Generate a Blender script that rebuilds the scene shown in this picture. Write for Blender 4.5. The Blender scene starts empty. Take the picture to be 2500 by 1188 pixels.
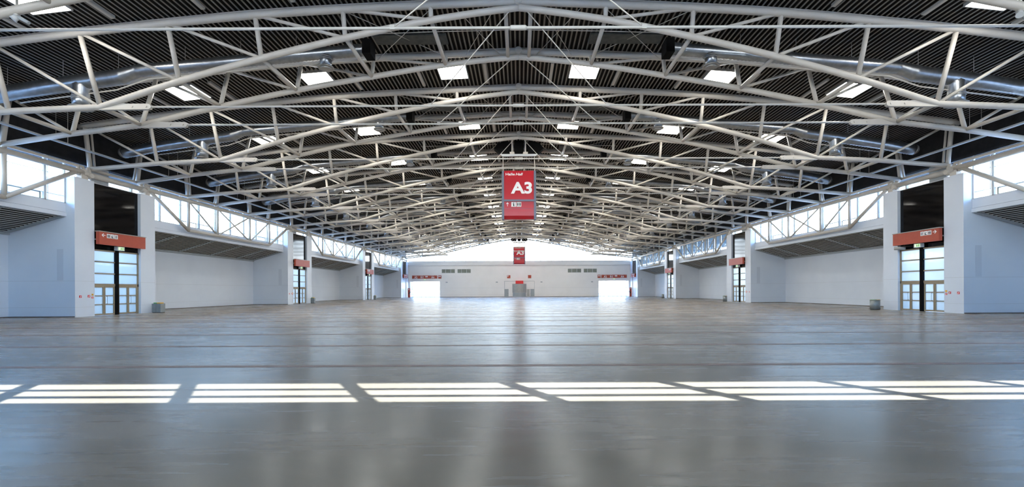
import bpy, math, random
from mathutils import Vector, Matrix

random.seed(7)
PI = math.pi
C = bpy.context.scene.collection

# ---------------------------------------------------------------- measures
W = 35.5            # half width of the hall to the pier fronts
HC = 1.98           # eye height
F = 1100.0          # focal length in pixels of a 2500 px wide frame
K = W * F / 1000.0  # depth of one layout unit in metres
YN, YF = -3.0, 3.70 * K          # near and far gable
PAIR = 0.2827                    # spacing of the truss pairs
BAY = 0.8482                     # spacing of the door bays
C0 = 1.0233                      # first door bay in view
def Y(q): return q * K
def Z(h): return HC + h * W

# ---------------------------------------------------------------- camera
cam_data = bpy.data.cameras.new('camera')
cam = bpy.data.objects.new('camera', cam_data)
C.objects.link(cam)
cam_data.sensor_width = 36.0
cam_data.lens = F / 2500.0 * 36.0
cam_data.shift_x = -18.0 / 2500.0
cam_data.shift_y = 115.0 / 2500.0
cam_data.clip_start = 0.05
cam_data.clip_end = 1500
cam.matrix_world = (Matrix.Translation((0, 0, HC)) @ Matrix.Rotation(PI / 2, 4, 'X')
                    @ Matrix.Rotation(-0.0042, 4, 'Z'))
bpy.context.scene.camera = cam

# ---------------------------------------------------------------- world, sun, exposure
world = bpy.data.worlds.new('sky'); bpy.context.scene.world = world
world.use_nodes = True
wn = world.node_tree.nodes; wl = world.node_tree.links
for n in list(wn): wn.remove(n)
wout = wn.new('ShaderNodeOutputWorld'); wbg = wn.new('ShaderNodeBackground')
wtc = wn.new('ShaderNodeTexCoord'); wsep = wn.new('ShaderNodeSeparateXYZ')
wramp = wn.new('ShaderNodeValToRGB')
wramp.color_ramp.elements[0].position = 0.0; wramp.color_ramp.elements[0].color = (1.0, 0.97, 0.93, 1)
wramp.color_ramp.elements[1].position = 0.75; wramp.color_ramp.elements[1].color = (0.14, 0.36, 0.95, 1)
we = wramp.color_ramp.elements.new(0.13); we.color = (0.72, 0.86, 1.0, 1)
we = wramp.color_ramp.elements.new(0.30); we.color = (0.22, 0.55, 1.0, 1)
wl.new(wtc.outputs['Generated'], wsep.inputs[0]); wl.new(wsep.outputs['Z'], wramp.inputs[0])
wl.new(wramp.outputs[0], wbg.inputs[0]); wbg.inputs[1].default_value = 6.0
wl.new(wbg.outputs[0], wout.inputs[0])

SUN_DIR = Vector((0.519, -0.854, 0.8855)).normalized()   # towards the sun
sun_data = bpy.data.lights.new('sun', 'SUN'); sun_data.energy = 11.0; sun_data.angle = math.radians(0.25)
sun_data.color = (0.84, 0.92, 1.0)
sun = bpy.data.objects.new('sun', sun_data); C.objects.link(sun)
sun.rotation_euler = SUN_DIR.to_track_quat('Z', 'Y').to_euler(); sun.location = (20, -40, 60)

sc = bpy.context.scene
sc.view_settings.view_transform = 'Standard'; sc.view_settings.look = 'None'
sc.view_settings.gamma = 1.0; sc.view_settings.use_curve_mapping = False
sc.view_settings.exposure = 1.25

# ---------------------------------------------------------------- materials
def mat(name, col, rough=0.5, metal=0.0, spec=0.5, emit=None, es=0.0):
    m = bpy.data.materials.new(name); m.use_nodes = True
    b = m.node_tree.nodes['Principled BSDF']
    b.inputs['Base Color'].default_value = (*col, 1); b.inputs['Roughness'].default_value = rough
    b.inputs['Metallic'].default_value = metal; b.inputs['Specular IOR Level'].default_value = spec
    if emit:
        b.inputs['Emission Color'].default_value = (*emit, 1); b.inputs['Emission Strength'].default_value = es
    return m
def noisy(m, scale, c1, c2, coord='Object', stretch=(1, 1, 1), rough=None):
    nt = m.node_tree; b = nt.nodes['Principled BSDF']
    tc = nt.nodes.new('ShaderNodeTexCoord'); mp = nt.nodes.new('ShaderNodeMapping')
    mp.inputs['Scale'].default_value = stretch
    no = nt.nodes.new('ShaderNodeTexNoise'); no.inputs['Scale'].default_value = scale; no.inputs['Detail'].default_value = 5
    r = nt.nodes.new('ShaderNodeValToRGB')
    r.color_ramp.elements[0].position = 0.3; r.color_ramp.elements[0].color = (*c1, 1)
    r.color_ramp.elements[1].position = 0.7; r.color_ramp.elements[1].color = (*c2, 1)
    nt.links.new(tc.outputs[coord], mp.inputs[0]); nt.links.new(mp.outputs[0], no.inputs[0])
    nt.links.new(no.outputs[0], r.inputs[0]); nt.links.new(r.outputs[0], b.inputs['Base Color'])
    if rough:
        mr = nt.nodes.new('ShaderNodeMapRange'); mr.inputs[3].default_value = rough[0]; mr.inputs[4].default_value = rough[1]
        nt.links.new(no.outputs[0], mr.inputs[0]); nt.links.new(mr.outputs[0], b.inputs['Roughness'])
    return m

M = {}
M['steel'] = noisy(mat('white_painted_steel', (0.56, 0.52, 0.46), 0.4), 1.5, (0.54, 0.50, 0.44), (0.58, 0.54, 0.48))
M['deck'] = noisy(mat('roof_deck_metal', (0.25, 0.225, 0.19), 0.55), 0.8, (0.165, 0.15, 0.13), (0.215, 0.195, 0.165))
M['groove_shade'] = mat('painted_groove_shade', (0.018, 0.016, 0.015), 0.8, spec=0.2)  # near-black colour painting the shade inside the deck and soffit grooves
M['soffit'] = noisy(mat('soffit_metal', (0.5, 0.49, 0.45), 0.5), 1.2, (0.46, 0.45, 0.41), (0.54, 0.53, 0.49))
M['beam'] = mat('grey_beam_paint', (0.34, 0.37, 0.39), 0.5)
M['darkwall'] = noisy(mat('dark_upper_panel', (0.012, 0.013, 0.016), 0.7, spec=0.2), 2, (0.010, 0.011, 0.013), (0.02, 0.021, 0.024))
M['airunit'] = noisy(mat('dark_grey_unit', (0.05, 0.055, 0.05), 0.6), 3, (0.035, 0.04, 0.038), (0.07, 0.075, 0.07))
M['duct'] = noisy(mat('galvanised_duct', (0.4, 0.42, 0.44), 0.3, 0.95), 3.0, (0.34, 0.36, 0.38), (0.46, 0.48, 0.50))
M['black_glass'] = mat('dark_glass', (0.002, 0.002, 0.003), 0.06, spec=0.25)
M['dull_glass'] = noisy(mat('dull_green_glass', (0.2, 0.22, 0.18), 0.12), 0.6, (0.16, 0.175, 0.145), (0.26, 0.28, 0.23))
M['black'] = mat('black_matt', (0.004, 0.004, 0.004), 0.8, spec=0.1)
M['frame'] = mat('bronze_frame', (0.30, 0.235, 0.15), 0.45)
M['whiteframe'] = mat('pale_window_frame', (0.55, 0.57, 0.58), 0.45)
M['rust'] = noisy(mat('terracotta_sign', (0.42, 0.065, 0.03), 0.45), 3, (0.40, 0.06, 0.028), (0.44, 0.07, 0.032))
M['red'] = noisy(mat('red_sign_panel', (0.46, 0.008, 0.02), 0.22), 2, (0.45, 0.0075, 0.019), (0.47, 0.0085, 0.021))
M['brightred'] = noisy(mat('bright_red_panel', (0.75, 0.02, 0.02), 0.4), 2, (0.74, 0.019, 0.019), (0.76, 0.021, 0.021))
M['signframe'] = mat('blue_grey_frame', (0.13, 0.15, 0.21), 0.4)
M['white'] = mat('white_lettering', (0.85, 0.85, 0.85), 0.5)
M['glyph'] = mat('dark_pictogram', (0.03, 0.03, 0.035), 0.6)
M['yellow'] = mat('yellow_plate', (0.85, 0.45, 0.04), 0.5)
M['green'] = mat('green_plate', (0.10, 0.35, 0.10), 0.5)
M['exit'] = mat('exit_sign_face', (0.35, 0.6, 0.3), 0.5, emit=(0.6, 0.9, 0.5), es=0.5)
M['bin'] = noisy(mat('grey_bin_metal', (0.25, 0.27, 0.27), 0.35, 0.4), 3, (0.22, 0.24, 0.24), (0.29, 0.31, 0.31))
M['panelpaint'] = mat('grey_white_flush_panel', (0.58, 0.62, 0.69), 0.5)
M['skirt'] = mat('dark_skirting', (0.07, 0.042, 0.03), 0.6)
M['greymetal'] = noisy(mat('grey_sheet_metal', (0.38, 0.37, 0.35), 0.4, 0.5), 2, (0.35, 0.34, 0.32), (0.42, 0.41, 0.38))
M['skylight'] = mat('skylight_diffuser', (0.9, 0.9, 0.88), 0.4, emit=(1.0, 0.97, 0.90), es=13.0)
M['batten'] = mat('pale_grey_channel', (0.42, 0.41, 0.39), 0.5)
M['concrete'] = noisy(mat('outside_paving', (0.5, 0.5, 0.48), 0.8), 0.5, (0.45, 0.45, 0.43), (0.56, 0.56, 0.54))
M['facade'] = noisy(mat('outside_facade', (0.6, 0.62, 0.6), 0.7), 0.3, (0.55, 0.57, 0.55), (0.66, 0.68, 0.66))

# wall paint with the panel joints at 0.78 m and 2.9 m
def wall_paint(c1, c2):
    m = mat('white_wall_panels', c1, 0.45)
    nt = m.node_tree; b = nt.nodes['Principled BSDF']
    tc = nt.nodes.new('ShaderNodeTexCoord'); sp = nt.nodes.new('ShaderNodeSeparateXYZ')
    nt.links.new(tc.outputs['Object'], sp.inputs[0])
    def near(sock, v, w):
        a = nt.nodes.new('ShaderNodeMath'); a.operation = 'SUBTRACT'; nt.links.new(sock, a.inputs[0]); a.inputs[1].default_value = v
        c = nt.nodes.new('ShaderNodeMath'); c.operation = 'ABSOLUTE'; nt.links.new(a.outputs[0], c.inputs[0])
        d = nt.nodes.new('ShaderNodeMath'); d.operation = 'LESS_THAN'; nt.links.new(c.outputs[0], d.inputs[0]); d.inputs[1].default_value = w
        return d.outputs[0]
    a = nt.nodes.new('ShaderNodeMath'); a.operation = 'MAXIMUM'
    nt.links.new(near(sp.outputs['Z'], 2.9, 0.014), a.inputs[0]); nt.links.new(near(sp.outputs['Z'], 0.78, 0.012), a.inputs[1])
    no = nt.nodes.new('ShaderNodeTexNoise'); no.inputs['Scale'].default_value = 0.35; no.inputs['Detail'].default_value = 3
    nt.links.new(tc.outputs['Object'], no.inputs[0])
    r = nt.nodes.new('ShaderNodeValToRGB')
    r.color_ramp.elements[0].position = 0.3; r.color_ramp.elements[0].color = (*c1, 1)
    r.color_ramp.elements[1].position = 0.7; r.color_ramp.elements[1].color = (*c2, 1)
    nt.links.new(no.outputs[0], r.inputs[0])
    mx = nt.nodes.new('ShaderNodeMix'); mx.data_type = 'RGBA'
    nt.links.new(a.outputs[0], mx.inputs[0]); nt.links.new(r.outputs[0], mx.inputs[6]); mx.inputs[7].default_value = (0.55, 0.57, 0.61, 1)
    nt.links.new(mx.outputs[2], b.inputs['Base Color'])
    return m
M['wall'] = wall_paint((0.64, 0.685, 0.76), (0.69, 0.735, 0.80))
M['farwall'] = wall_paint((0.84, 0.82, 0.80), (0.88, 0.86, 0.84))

def floor_mat():
    m = mat('sealed_asphalt_floor', (0.16, 0.15, 0.13), 0.3)
    nt = m.node_tree; b = nt.nodes['Principled BSDF']
    tc = nt.nodes.new('ShaderNodeTexCoord')
    mp = nt.nodes.new('ShaderNodeMapping'); mp.inputs['Scale'].default_value = (0.5, 0.9, 1); mp.inputs['Rotation'].default_value = (0, 0, 0.5)
    nt.links.new(tc.outputs['Object'], mp.inputs[0])
    n1 = nt.nodes.new('ShaderNodeTexNoise'); n1.inputs['Scale'].default_value = 0.45; n1.inputs['Detail'].default_value = 8
    n1.inputs['Distortion'].default_value = 0.6
    nt.links.new(mp.outputs[0], n1.inputs[0])
    mp2 = nt.nodes.new('ShaderNodeMapping'); mp2.inputs['Scale'].default_value = (0.35, 6.0, 1); mp2.inputs['Rotation'].default_value = (0, 0, 0.25)
    nt.links.new(tc.outputs['Object'], mp2.inputs[0])
    n2 = nt.nodes.new('ShaderNodeTexNoise'); n2.inputs['Scale'].default_value = 0.8; n2.inputs['Detail'].default_value = 6
    nt.links.new(mp2.outputs[0], n2.inputs[0])
    r = nt.nodes.new('ShaderNodeValToRGB')
    r.color_ramp.elements[0].position = 0.32; r.color_ramp.elements[0].color = (0.25, 0.205, 0.148, 1)
    r.color_ramp.elements[1].position = 0.68; r.color_ramp.elements[1].color = (0.35, 0.29, 0.216, 1)
    nt.links.new(n1.outputs[0], r.inputs[0]); nt.links.new(r.outputs[0], b.inputs['Base Color'])
    add = nt.nodes.new('ShaderNodeMath'); add.operation = 'ADD'
    nt.links.new(n1.outputs[0], add.inputs[0]); nt.links.new(n2.outputs[0], add.inputs[1])
    mr = nt.nodes.new('ShaderNodeMapRange'); mr.inputs[1].default_value = 0.7; mr.inputs[2].default_value = 1.3
    mr.inputs[3].default_value = 0.20; mr.inputs[4].default_value = 0.32
    nt.links.new(add.outputs[0], mr.inputs[0]); nt.links.new(mr.outputs[0], b.inputs['Roughness'])
    b.inputs['Specular IOR Level'].default_value = 0.0
    g = nt.nodes.new('ShaderNodeBsdfGlossy'); g.inputs['Color'].default_value = (0.92, 0.96, 1.0, 1)
    nt.links.new(mr.outputs[0], g.inputs['Roughness'])
    fr = nt.nodes.new('ShaderNodeFresnel'); fr.inputs['IOR'].default_value = 1.5
    ml = nt.nodes.new('ShaderNodeMath'); ml.operation = 'MULTIPLY_ADD'; ml.inputs[1].default_value = 0.40; ml.inputs[2].default_value = 0.045
    nt.links.new(fr.outputs[0], ml.inputs[0])
    mx = nt.nodes.new('ShaderNodeMixShader'); nt.links.new(ml.outputs[0], mx.inputs[0])
    nt.links.new(b.outputs[0], mx.inputs[1]); nt.links.new(g.outputs[0], mx.inputs[2])
    nt.links.new(mx.outputs[0], nt.nodes['Material Output'].inputs['Surface'])
    return m
M['floor'] = floor_mat()
M['cover'] = noisy(mat('brown_channel_cover', (0.30, 0.19, 0.14), 0.55, spec=0.25), 2.0, (0.26, 0.165, 0.12), (0.34, 0.22, 0.165))

def glass_mat(name, tint, gloss=0.08, haze=0.0, tcol=(0.9, 0.93, 0.95)):
    m = bpy.data.materials.new(name); m.use_nodes = True; nt = m.node_tree
    for n in list(nt.nodes): nt.nodes.remove(n)
    o = nt.nodes.new('ShaderNodeOutputMaterial'); t = nt.nodes.new('ShaderNodeBsdfTransparent'); g = nt.nodes.new('ShaderNodeBsdfGlossy')
    t.inputs[0].default_value = (*tint, 1); g.inputs['Roughness'].default_value = 0.03
    x = nt.nodes.new('ShaderNodeMixShader'); x.inputs[0].default_value = gloss
    src = t
    if haze:
        tr = nt.nodes.new('ShaderNodeBsdfTranslucent'); tr.inputs[0].default_value = (*tcol, 1)
        y = nt.nodes.new('ShaderNodeMixShader'); y.inputs[0].default_value = haze
        nt.links.new(t.outputs[0], y.inputs[1]); nt.links.new(tr.outputs[0], y.inputs[2]); src = y
    nt.links.new(src.outputs[0], x.inputs[1]); nt.links.new(g.outputs[0], x.inputs[2]); nt.links.new(x.outputs[0], o.inputs[0])
    return m
M['blind'] = glass_mat('blue_grey_blind', (0.02, 0.025, 0.03), 0.0, 0.92, (0.24, 0.265, 0.28))
M['glass'] = glass_mat('clear_glass', (0.95, 0.97, 0.98), 0.03)
M['frosted'] = glass_mat('frosted_glass', (0.30, 0.28, 0.25), 0.04, 0.85, (0.68, 0.62, 0.54))

# ---------------------------------------------------------------- mesh helpers
class MB:
    def __init__(s): s.v = []; s.f = []
    def quad(s, a, b, c, d):
        n = len(s.v); s.v += [a, b, c, d]; s.f.append((n, n+1, n+2, n+3)); return s
    def box(s, x0, x1, y0, y1, z0, z1):
        n = len(s.v)
        s.v += [(x0,y0,z0),(x1,y0,z0),(x1,y1,z0),(x0,y1,z0),(x0,y0,z1),(x1,y0,z1),(x1,y1,z1),(x0,y1,z1)]
        for q in ((0,3,2,1),(4,5,6,7),(0,1,5,4),(1,2,6,5),(2,3,7,6),(3,0,4,7)): s.f.append(tuple(n+i for i in q))
        return s
    def prism(s, poly, axis, a0, a1):
        """poly of 2-D points, extruded along axis ('x','y','z')"""
        n = len(s.v); k = len(poly)
        def p(u, v, w): return {'x': (w, u, v), 'y': (u, w, v), 'z': (u, v, w)}[axis]
        for w in (a0, a1): s.v += [p(u, v, w) for u, v in poly]
        s.f.append(tuple(n+i for i in range(k))[::-1]); s.f.append(tuple(n+k+i for i in range(k)))
        for i in range(k): j = (i+1) % k; s.f.append((n+i, n+j, n+k+j, n+k+i))
        return s
    def tube(s, pts, r, seg=12, caps=True):
        pts = [Vector(p) for p in pts]; rs = r if isinstance(r, (list, tuple)) else [r]*len(pts)
        n0 = len(s.v); prev = None
        for i, p in enumerate(pts):
            if i == 0: t = pts[1]-p
            elif i == len(pts)-1: t = p-pts[i-1]
            else: t = (pts[i+1]-p).normalized() + (p-pts[i-1]).normalized()
            t.normalize()
            if prev is None:
                up = Vector((0,0,1)) if abs(t.z) < 0.9 else Vector((0,1,0))
                a = t.cross(up).normalized()
            else:
                a = (prev - t*prev.dot(t)).normalized()
            prev = a; b = t.cross(a)
            for k in range(seg):
                w = 2*PI*k/seg; s.v.append(tuple(p + (a*math.cos(w) + b*math.sin(w))*rs[i]))
        for i in range(len(pts)-1):
            for k in range(seg):
                k2 = (k+1) % seg; A = n0+i*seg
                s.f.append((A+k, A+k2, A+seg+k2, A+seg+k))
        if caps:
            s.f.append(tuple(n0+k for k in range(seg))[::-1]); A = n0+(len(pts)-1)*seg
            s.f.append(tuple(A+k for k in range(seg)))
        return s
    def mesh(s, name, m, smooth=False):
        me = bpy.data.meshes.new(name); me.from_pydata(s.v, [], s.f); me.update()
        me.materials.append(m)
        if smooth:
            for p in me.polygons: p.use_smooth = len(p.vertices) == 4
        return me
    def obj(s, name, m, parent=None, smooth=False, **kw):
        return link(name, s.mesh(name, m, smooth), parent, **kw)
def link(name, data, parent=None, **kw):
    o = bpy.data.objects.new(name, data); C.objects.link(o)
    if parent: o.parent = parent
    for k, v in kw.items(): o[k] = v
    return o
def thing(name, label, cat, loc, group=None):
    o = bpy.data.objects.new(name, None); C.objects.link(o); o.location = loc; o.empty_display_size = 0.3
    o['label'] = label; o['category'] = cat
    if group: o['group'] = group
    return o
def tag(o, label, cat, group=None):
    o['label'] = label; o['category'] = cat
    if group: o['group'] = group
    return o
def struct(o): o['kind'] = 'structure'; return o
def copy_tree(o, parent=None):
    c = o.copy(); C.objects.link(c); c.parent = parent
    for ch in list(o.children): copy_tree(ch, c)
    return c
def shift(mb, loc):
    l = Vector(loc); mb.v = [tuple(Vector(p)-l) for p in mb.v]; return mb
_font = {}
def text_mesh(txt, size, bold=0.0, shear=0.0):
    cu = bpy.data.curves.new('lettering', 'FONT'); cu.body = txt; cu.size = size; cu.offset = bold; cu.shear = shear
    cu.extrude = 0.006; cu.align_x = 'LEFT'; cu.fill_mode = 'BOTH'
    o = bpy.data.objects.new('tmp', cu); C.objects.link(o)
    bpy.context.view_layer.update()
    me = bpy.data.meshes.new_from_object(o.evaluated_get(bpy.context.evaluated_depsgraph_get()))
    bpy.data.objects.remove(o); bpy.data.curves.remove(cu)
    return me
def lettering(name, txt, x, z, h, parent, m, rot=(PI/2, 0, 0), width=None, y=0.0, bold=0.0, shear=0.0, pos=None):
    """letters h metres high with the lower left corner at x, z (in the parent's frame)"""
    me = text_mesh(txt, 1.0, bold, shear)
    xs = [v.co.x for v in me.vertices]; ys = [v.co.y for v in me.vertices]
    x0, y0, y1 = min(xs), min(ys), max(ys); x1 = max(xs)
    s = h/(y1-y0); sx = s if width is None else width/(x1-x0)
    for v in me.vertices: v.co.x = (v.co.x-x0)*sx; v.co.y = (v.co.y-y0)*s
    me.materials.clear(); me.materials.append(m); me.name = name
    o = link(name, me, parent); o.rotation_euler = rot
    o.location = pos if pos is not None else (x, y, z)
    return o

# ---------------------------------------------------------------- roof curve
TOP = [0.4648, 0.4592, 0.4527, 0.4442, 0.4312, 0.4165, 0.3990, 0.3800]
BOT = [0.4605, 0.4435, 0.4180, 0.3890, 0.3550, 0.3161, 0.3040, 0.2885]
SEP = [0.0707, 0.0665, 0.0615, 0.0545, 0.0475, 0.0380, 0.0490, 0.0595]
XK = [k*W/7 for k in range(8)]; XK[7] = 35.7
RT, RB = 0.215, 0.185
def interp(arr, x):
    x = abs(x)
    t = x/(W/7)
    i = min(int(t), 6); f = t-i
    a0 = arr[i-1] if i > 0 else arr[0] + (arr[0]-arr[1])*0.6
    a1, a2 = arr[i], arr[i+1]; a3 = arr[i+2] if i < 6 else 2*arr[7]-arr[6]
    if f > 1: return a2 + (f-1)*(a2-a1)
    return 0.5*((2*a1) + (-a0+a2)*f + (2*a0-5*a1+4*a2-a3)*f*f + (-a0+3*a1-3*a2+a3)*f**3)
def ztop(x): return Z(interp(TOP, x)) + RT
def zdeck(x): return Z(interp(TOP, x)) + 2*RT + 0.03

# ---------------------------------------------------------------- setting: floor, roof, walls
g = MB().box(-400, 400, -120, 420, -0.6, -0.31).obj('trim_1', M['concrete']); struct(g)
struct(MB().box(-41.2, 41.2, YN, YF+6, -0.3, 0.0).obj('floor', M['floor']))
n = 2
for i in range(-1, 31):
    y = Y(0.306 + 0.1131*i)
    if i < 0 or y > YF-0.6: continue
    struct(MB().box(-W+0.6, W-0.6, y-0.14, y+0.14, -0.02, 0.004).obj('trim_%d' % n, M['cover'])); n += 1

def deck_mesh(x0, x1, pitch, depth, zf, ya, yb):
    pts = []; x = x0
    while x < x1:
        for dx, dz in ((0, 0), (0.11, 0), (0.145, depth), (pitch-0.035, depth)):
            pts.append((x+dx, zf(x+dx)+dz))
        x += pitch
    mb = MB()
    for a, b in zip(pts, pts[1:]):
        mb.quad((a[0], ya, a[1]), (a[0], yb, a[1]), (b[0], yb, b[1]), (b[0], ya, b[1]))
    return mb
def shade_grooves(o, m):  # flanges keep their metal, all groove faces get the painted shade
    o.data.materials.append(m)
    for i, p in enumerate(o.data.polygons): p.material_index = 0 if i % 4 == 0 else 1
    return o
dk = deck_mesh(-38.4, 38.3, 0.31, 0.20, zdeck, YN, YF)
struct(shade_grooves(dk.obj('ceiling', M['deck']), M['groove_shade']))

def bays():
    return [C0 - BAY + BAY*i for i in range(5)]        # door bays, the first lies beside the camera
XG = 36.2                                               # window plane
XB = 1.15*W                                             # back of the recesses
ZS0, ZG0, ZG1 = 8.06, 9.1, 12.55                        # fascia, sill and head of the high windows
for side, sname in ((-1, 'left'), (1, 'right')):
    mb = MB(); sk = MB()
    def bx(m_, xa, xb, *r): m_.box(min(side*xa, side*xb), max(side*xa, side*xb), *r)
    bs = bays()
    bx(mb, W, 41.0, YN, Y(bs[0]-0.1017), 0, ZG1)
    for i, c in enumerate(bs):
        n0, n1, f0, f1 = Y(c-0.1017), Y(c-0.059), Y(c+0.059), Y(c+0.1017)
        if i == 4: f1 = YF
        bx(mb, W, XB+0.2, n0, n1, 0, 11.25)             # the two piers of a door bay
        bx(mb, W, XB+0.2, f0, f1, 0, 11.25)
        if i == 4:
            bx(mb, W+0.2, XB+0.2, n1, f0, 0, 6.1)       # blank wall instead of a door
        if i < 4:
            e0, e1 = f1, Y(bs[i+1]-0.1017)
            bx(mb, XB, XB+0.2, e0, e1, 0, 7.2)
            bx(mb, XG, XG+0.25, e0, e1, ZS0+0.34, ZG0)       # fascia
            bx(mb, XG-0.07, XG+0.25, e0, e1, ZS0, ZS0+0.31)
            bx(sk, XB-0.02, XB, e0, e1, 0, 0.07)
            bx(sk, W+0.02, XB-0.02, e1-0.02, e1, 0, 0.07)
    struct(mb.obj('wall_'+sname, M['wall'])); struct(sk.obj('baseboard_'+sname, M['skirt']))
    # dark panelling between the window head and the roof, and an added eave slab that blocks side sun
    up = MB()
    bx(up, XG+0.3, XG+0.5, YN, YF, ZG1, 15.9)
    bx(up, XG-0.02, XG+2.6, YN, YF, ZG1, ZG1+0.2)
    struct(up.obj('wall_%s_upper' % sname, M['darkwall']))

# near gable (behind the camera) with its glazed upper part and an added sun-blocking slab outside
mb = MB(); mb.box(-41, 41, YN-0.4, YN, 0, 11.48)
struct(mb.obj('wall_near', M['wall']))
fr = MB(); gl = MB()
for z0, z1 in ((11.96, 12.04), (12.59, 12.66)):
    fr.box(-W, W, YN-0.12, YN, z0, z1)
x = 0.64 - 3.41*10
while x < W:
    zt = zdeck(x)+0.1
    fr.box(x-0.15, x+0.15, YN-0.12, YN, 11.48, zt); x += 3.41
poly = [(-36.6, 11.48), (36.6, 11.48)] + [(xx, zdeck(xx)+0.1) for xx in [36.6-73.2*i/40 for i in range(41)]]
gl.prism(poly, 'y', YN-0.07, YN-0.05)
w = struct(gl.obj('window_1', M['glass'])); fr.obj('window_frame', M['whiteframe'], w)
struct(MB().box(-48, 48, YN-5.59, YN, 18.95, 19.15).obj('trim_80', M['whiteframe']))  # unseen slab, added and sized to trim the sun band on the floor

# far gable
ZFG = 11.55
mb = MB()
def hole_wall(mb, x0, x1, z0, z1, y0, y1, holes):
    xs = sorted({x0, x1, *[h[0] for h in holes], *[h[1] for h in holes]})
    zs = sorted({z0, z1, *[h[2] for h in holes], *[h[3] for h in holes]})
    for a, b in zip(xs, xs[1:]):
        for c, d in zip(zs, zs[1:]):
            mx, mz = (a+b)/2, (c+d)/2
            if any(h[0] < mx < h[1] and h[2] < mz < h[3] for h in holes): continue
            mb.box(a, b, y0, y1, c, d)
def FX(u): return (u-1268)*3.70e-3*W
def FZ(v, u=1268): return HC + (709-0.0042*(u-1268)-v)*3.70e-3*W
EN = [(FX(1001), FX(1073.6)), (FX(1461.8), FX(1535))]
WN = [(-24.9, -20.65), (-19.85, -15.55), (15.55, 19.85), (20.65, 24.9)]
holes = [(a, b, 0, 5.0) for a, b in EN] + [(a, b, 7.7, 8.95) for a, b in WN] + [(FX(1541.3-5.5), FX(1543.8), 2.9, 4.4)][:0]
hole_wall(mb, -41, 41, 0, 10.15, YF, YF+0.35, holes)
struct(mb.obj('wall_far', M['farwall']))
struct(MB().box(-W, W, YF-0.35, YF+0.35, 10.15, ZFG).obj('trim_81', M['farwall']))
struct(MB().box(-W+10.0, W-10, YF-0.03, YF, 0, 0.10).obj('baseboard_far', M['skirt']))
poly = [(-36.6, ZFG), (36.6, ZFG)] + [(xx, zdeck(xx)+0.1) for xx in [36.6-73.2*i/40 for i in range(41)]]
w = struct(MB().prism(poly, 'y', YF+0.1, YF+0.12).obj('window_2', M['glass']))
fr = MB()
for i in range(-10, 11):
    x = i*3.44; fr.box(x-0.05, x+0.05, YF+0.02, YF+0.2, ZFG, zdeck(x)+0.1)
for z in (12.3, 13.75, 15.2, 16.6):
    fr.box(-33.5 if z < 15 else -24, 33.5 if z < 15 else 24, YF+0.05, YF+0.15, z-0.03, z+0.03)
fr.obj('window_frame', M['whiteframe'], w)
for i, (a, b) in enumerate(WN):
    w = struct(MB().box(a, b, YF+0.2, YF+0.23, 7.7, 8.95).obj('window_%d' % (3+i), M['dull_glass']))
    fr = MB()
    for t in (0, 0.3, 0.68, 1.0):
        xx = a+(b-a)*t; fr.box(xx-0.06, xx+0.06, YF+0.1, YF+0.2, 7.7, 8.95)
    fr.box(a, b, YF+0.1, YF+0.2, 7.7, 7.76); fr.box(a, b, YF+0.1, YF+0.2, 8.89, 8.95)
    fr.obj('window_frame', M['whiteframe'], w)

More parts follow.
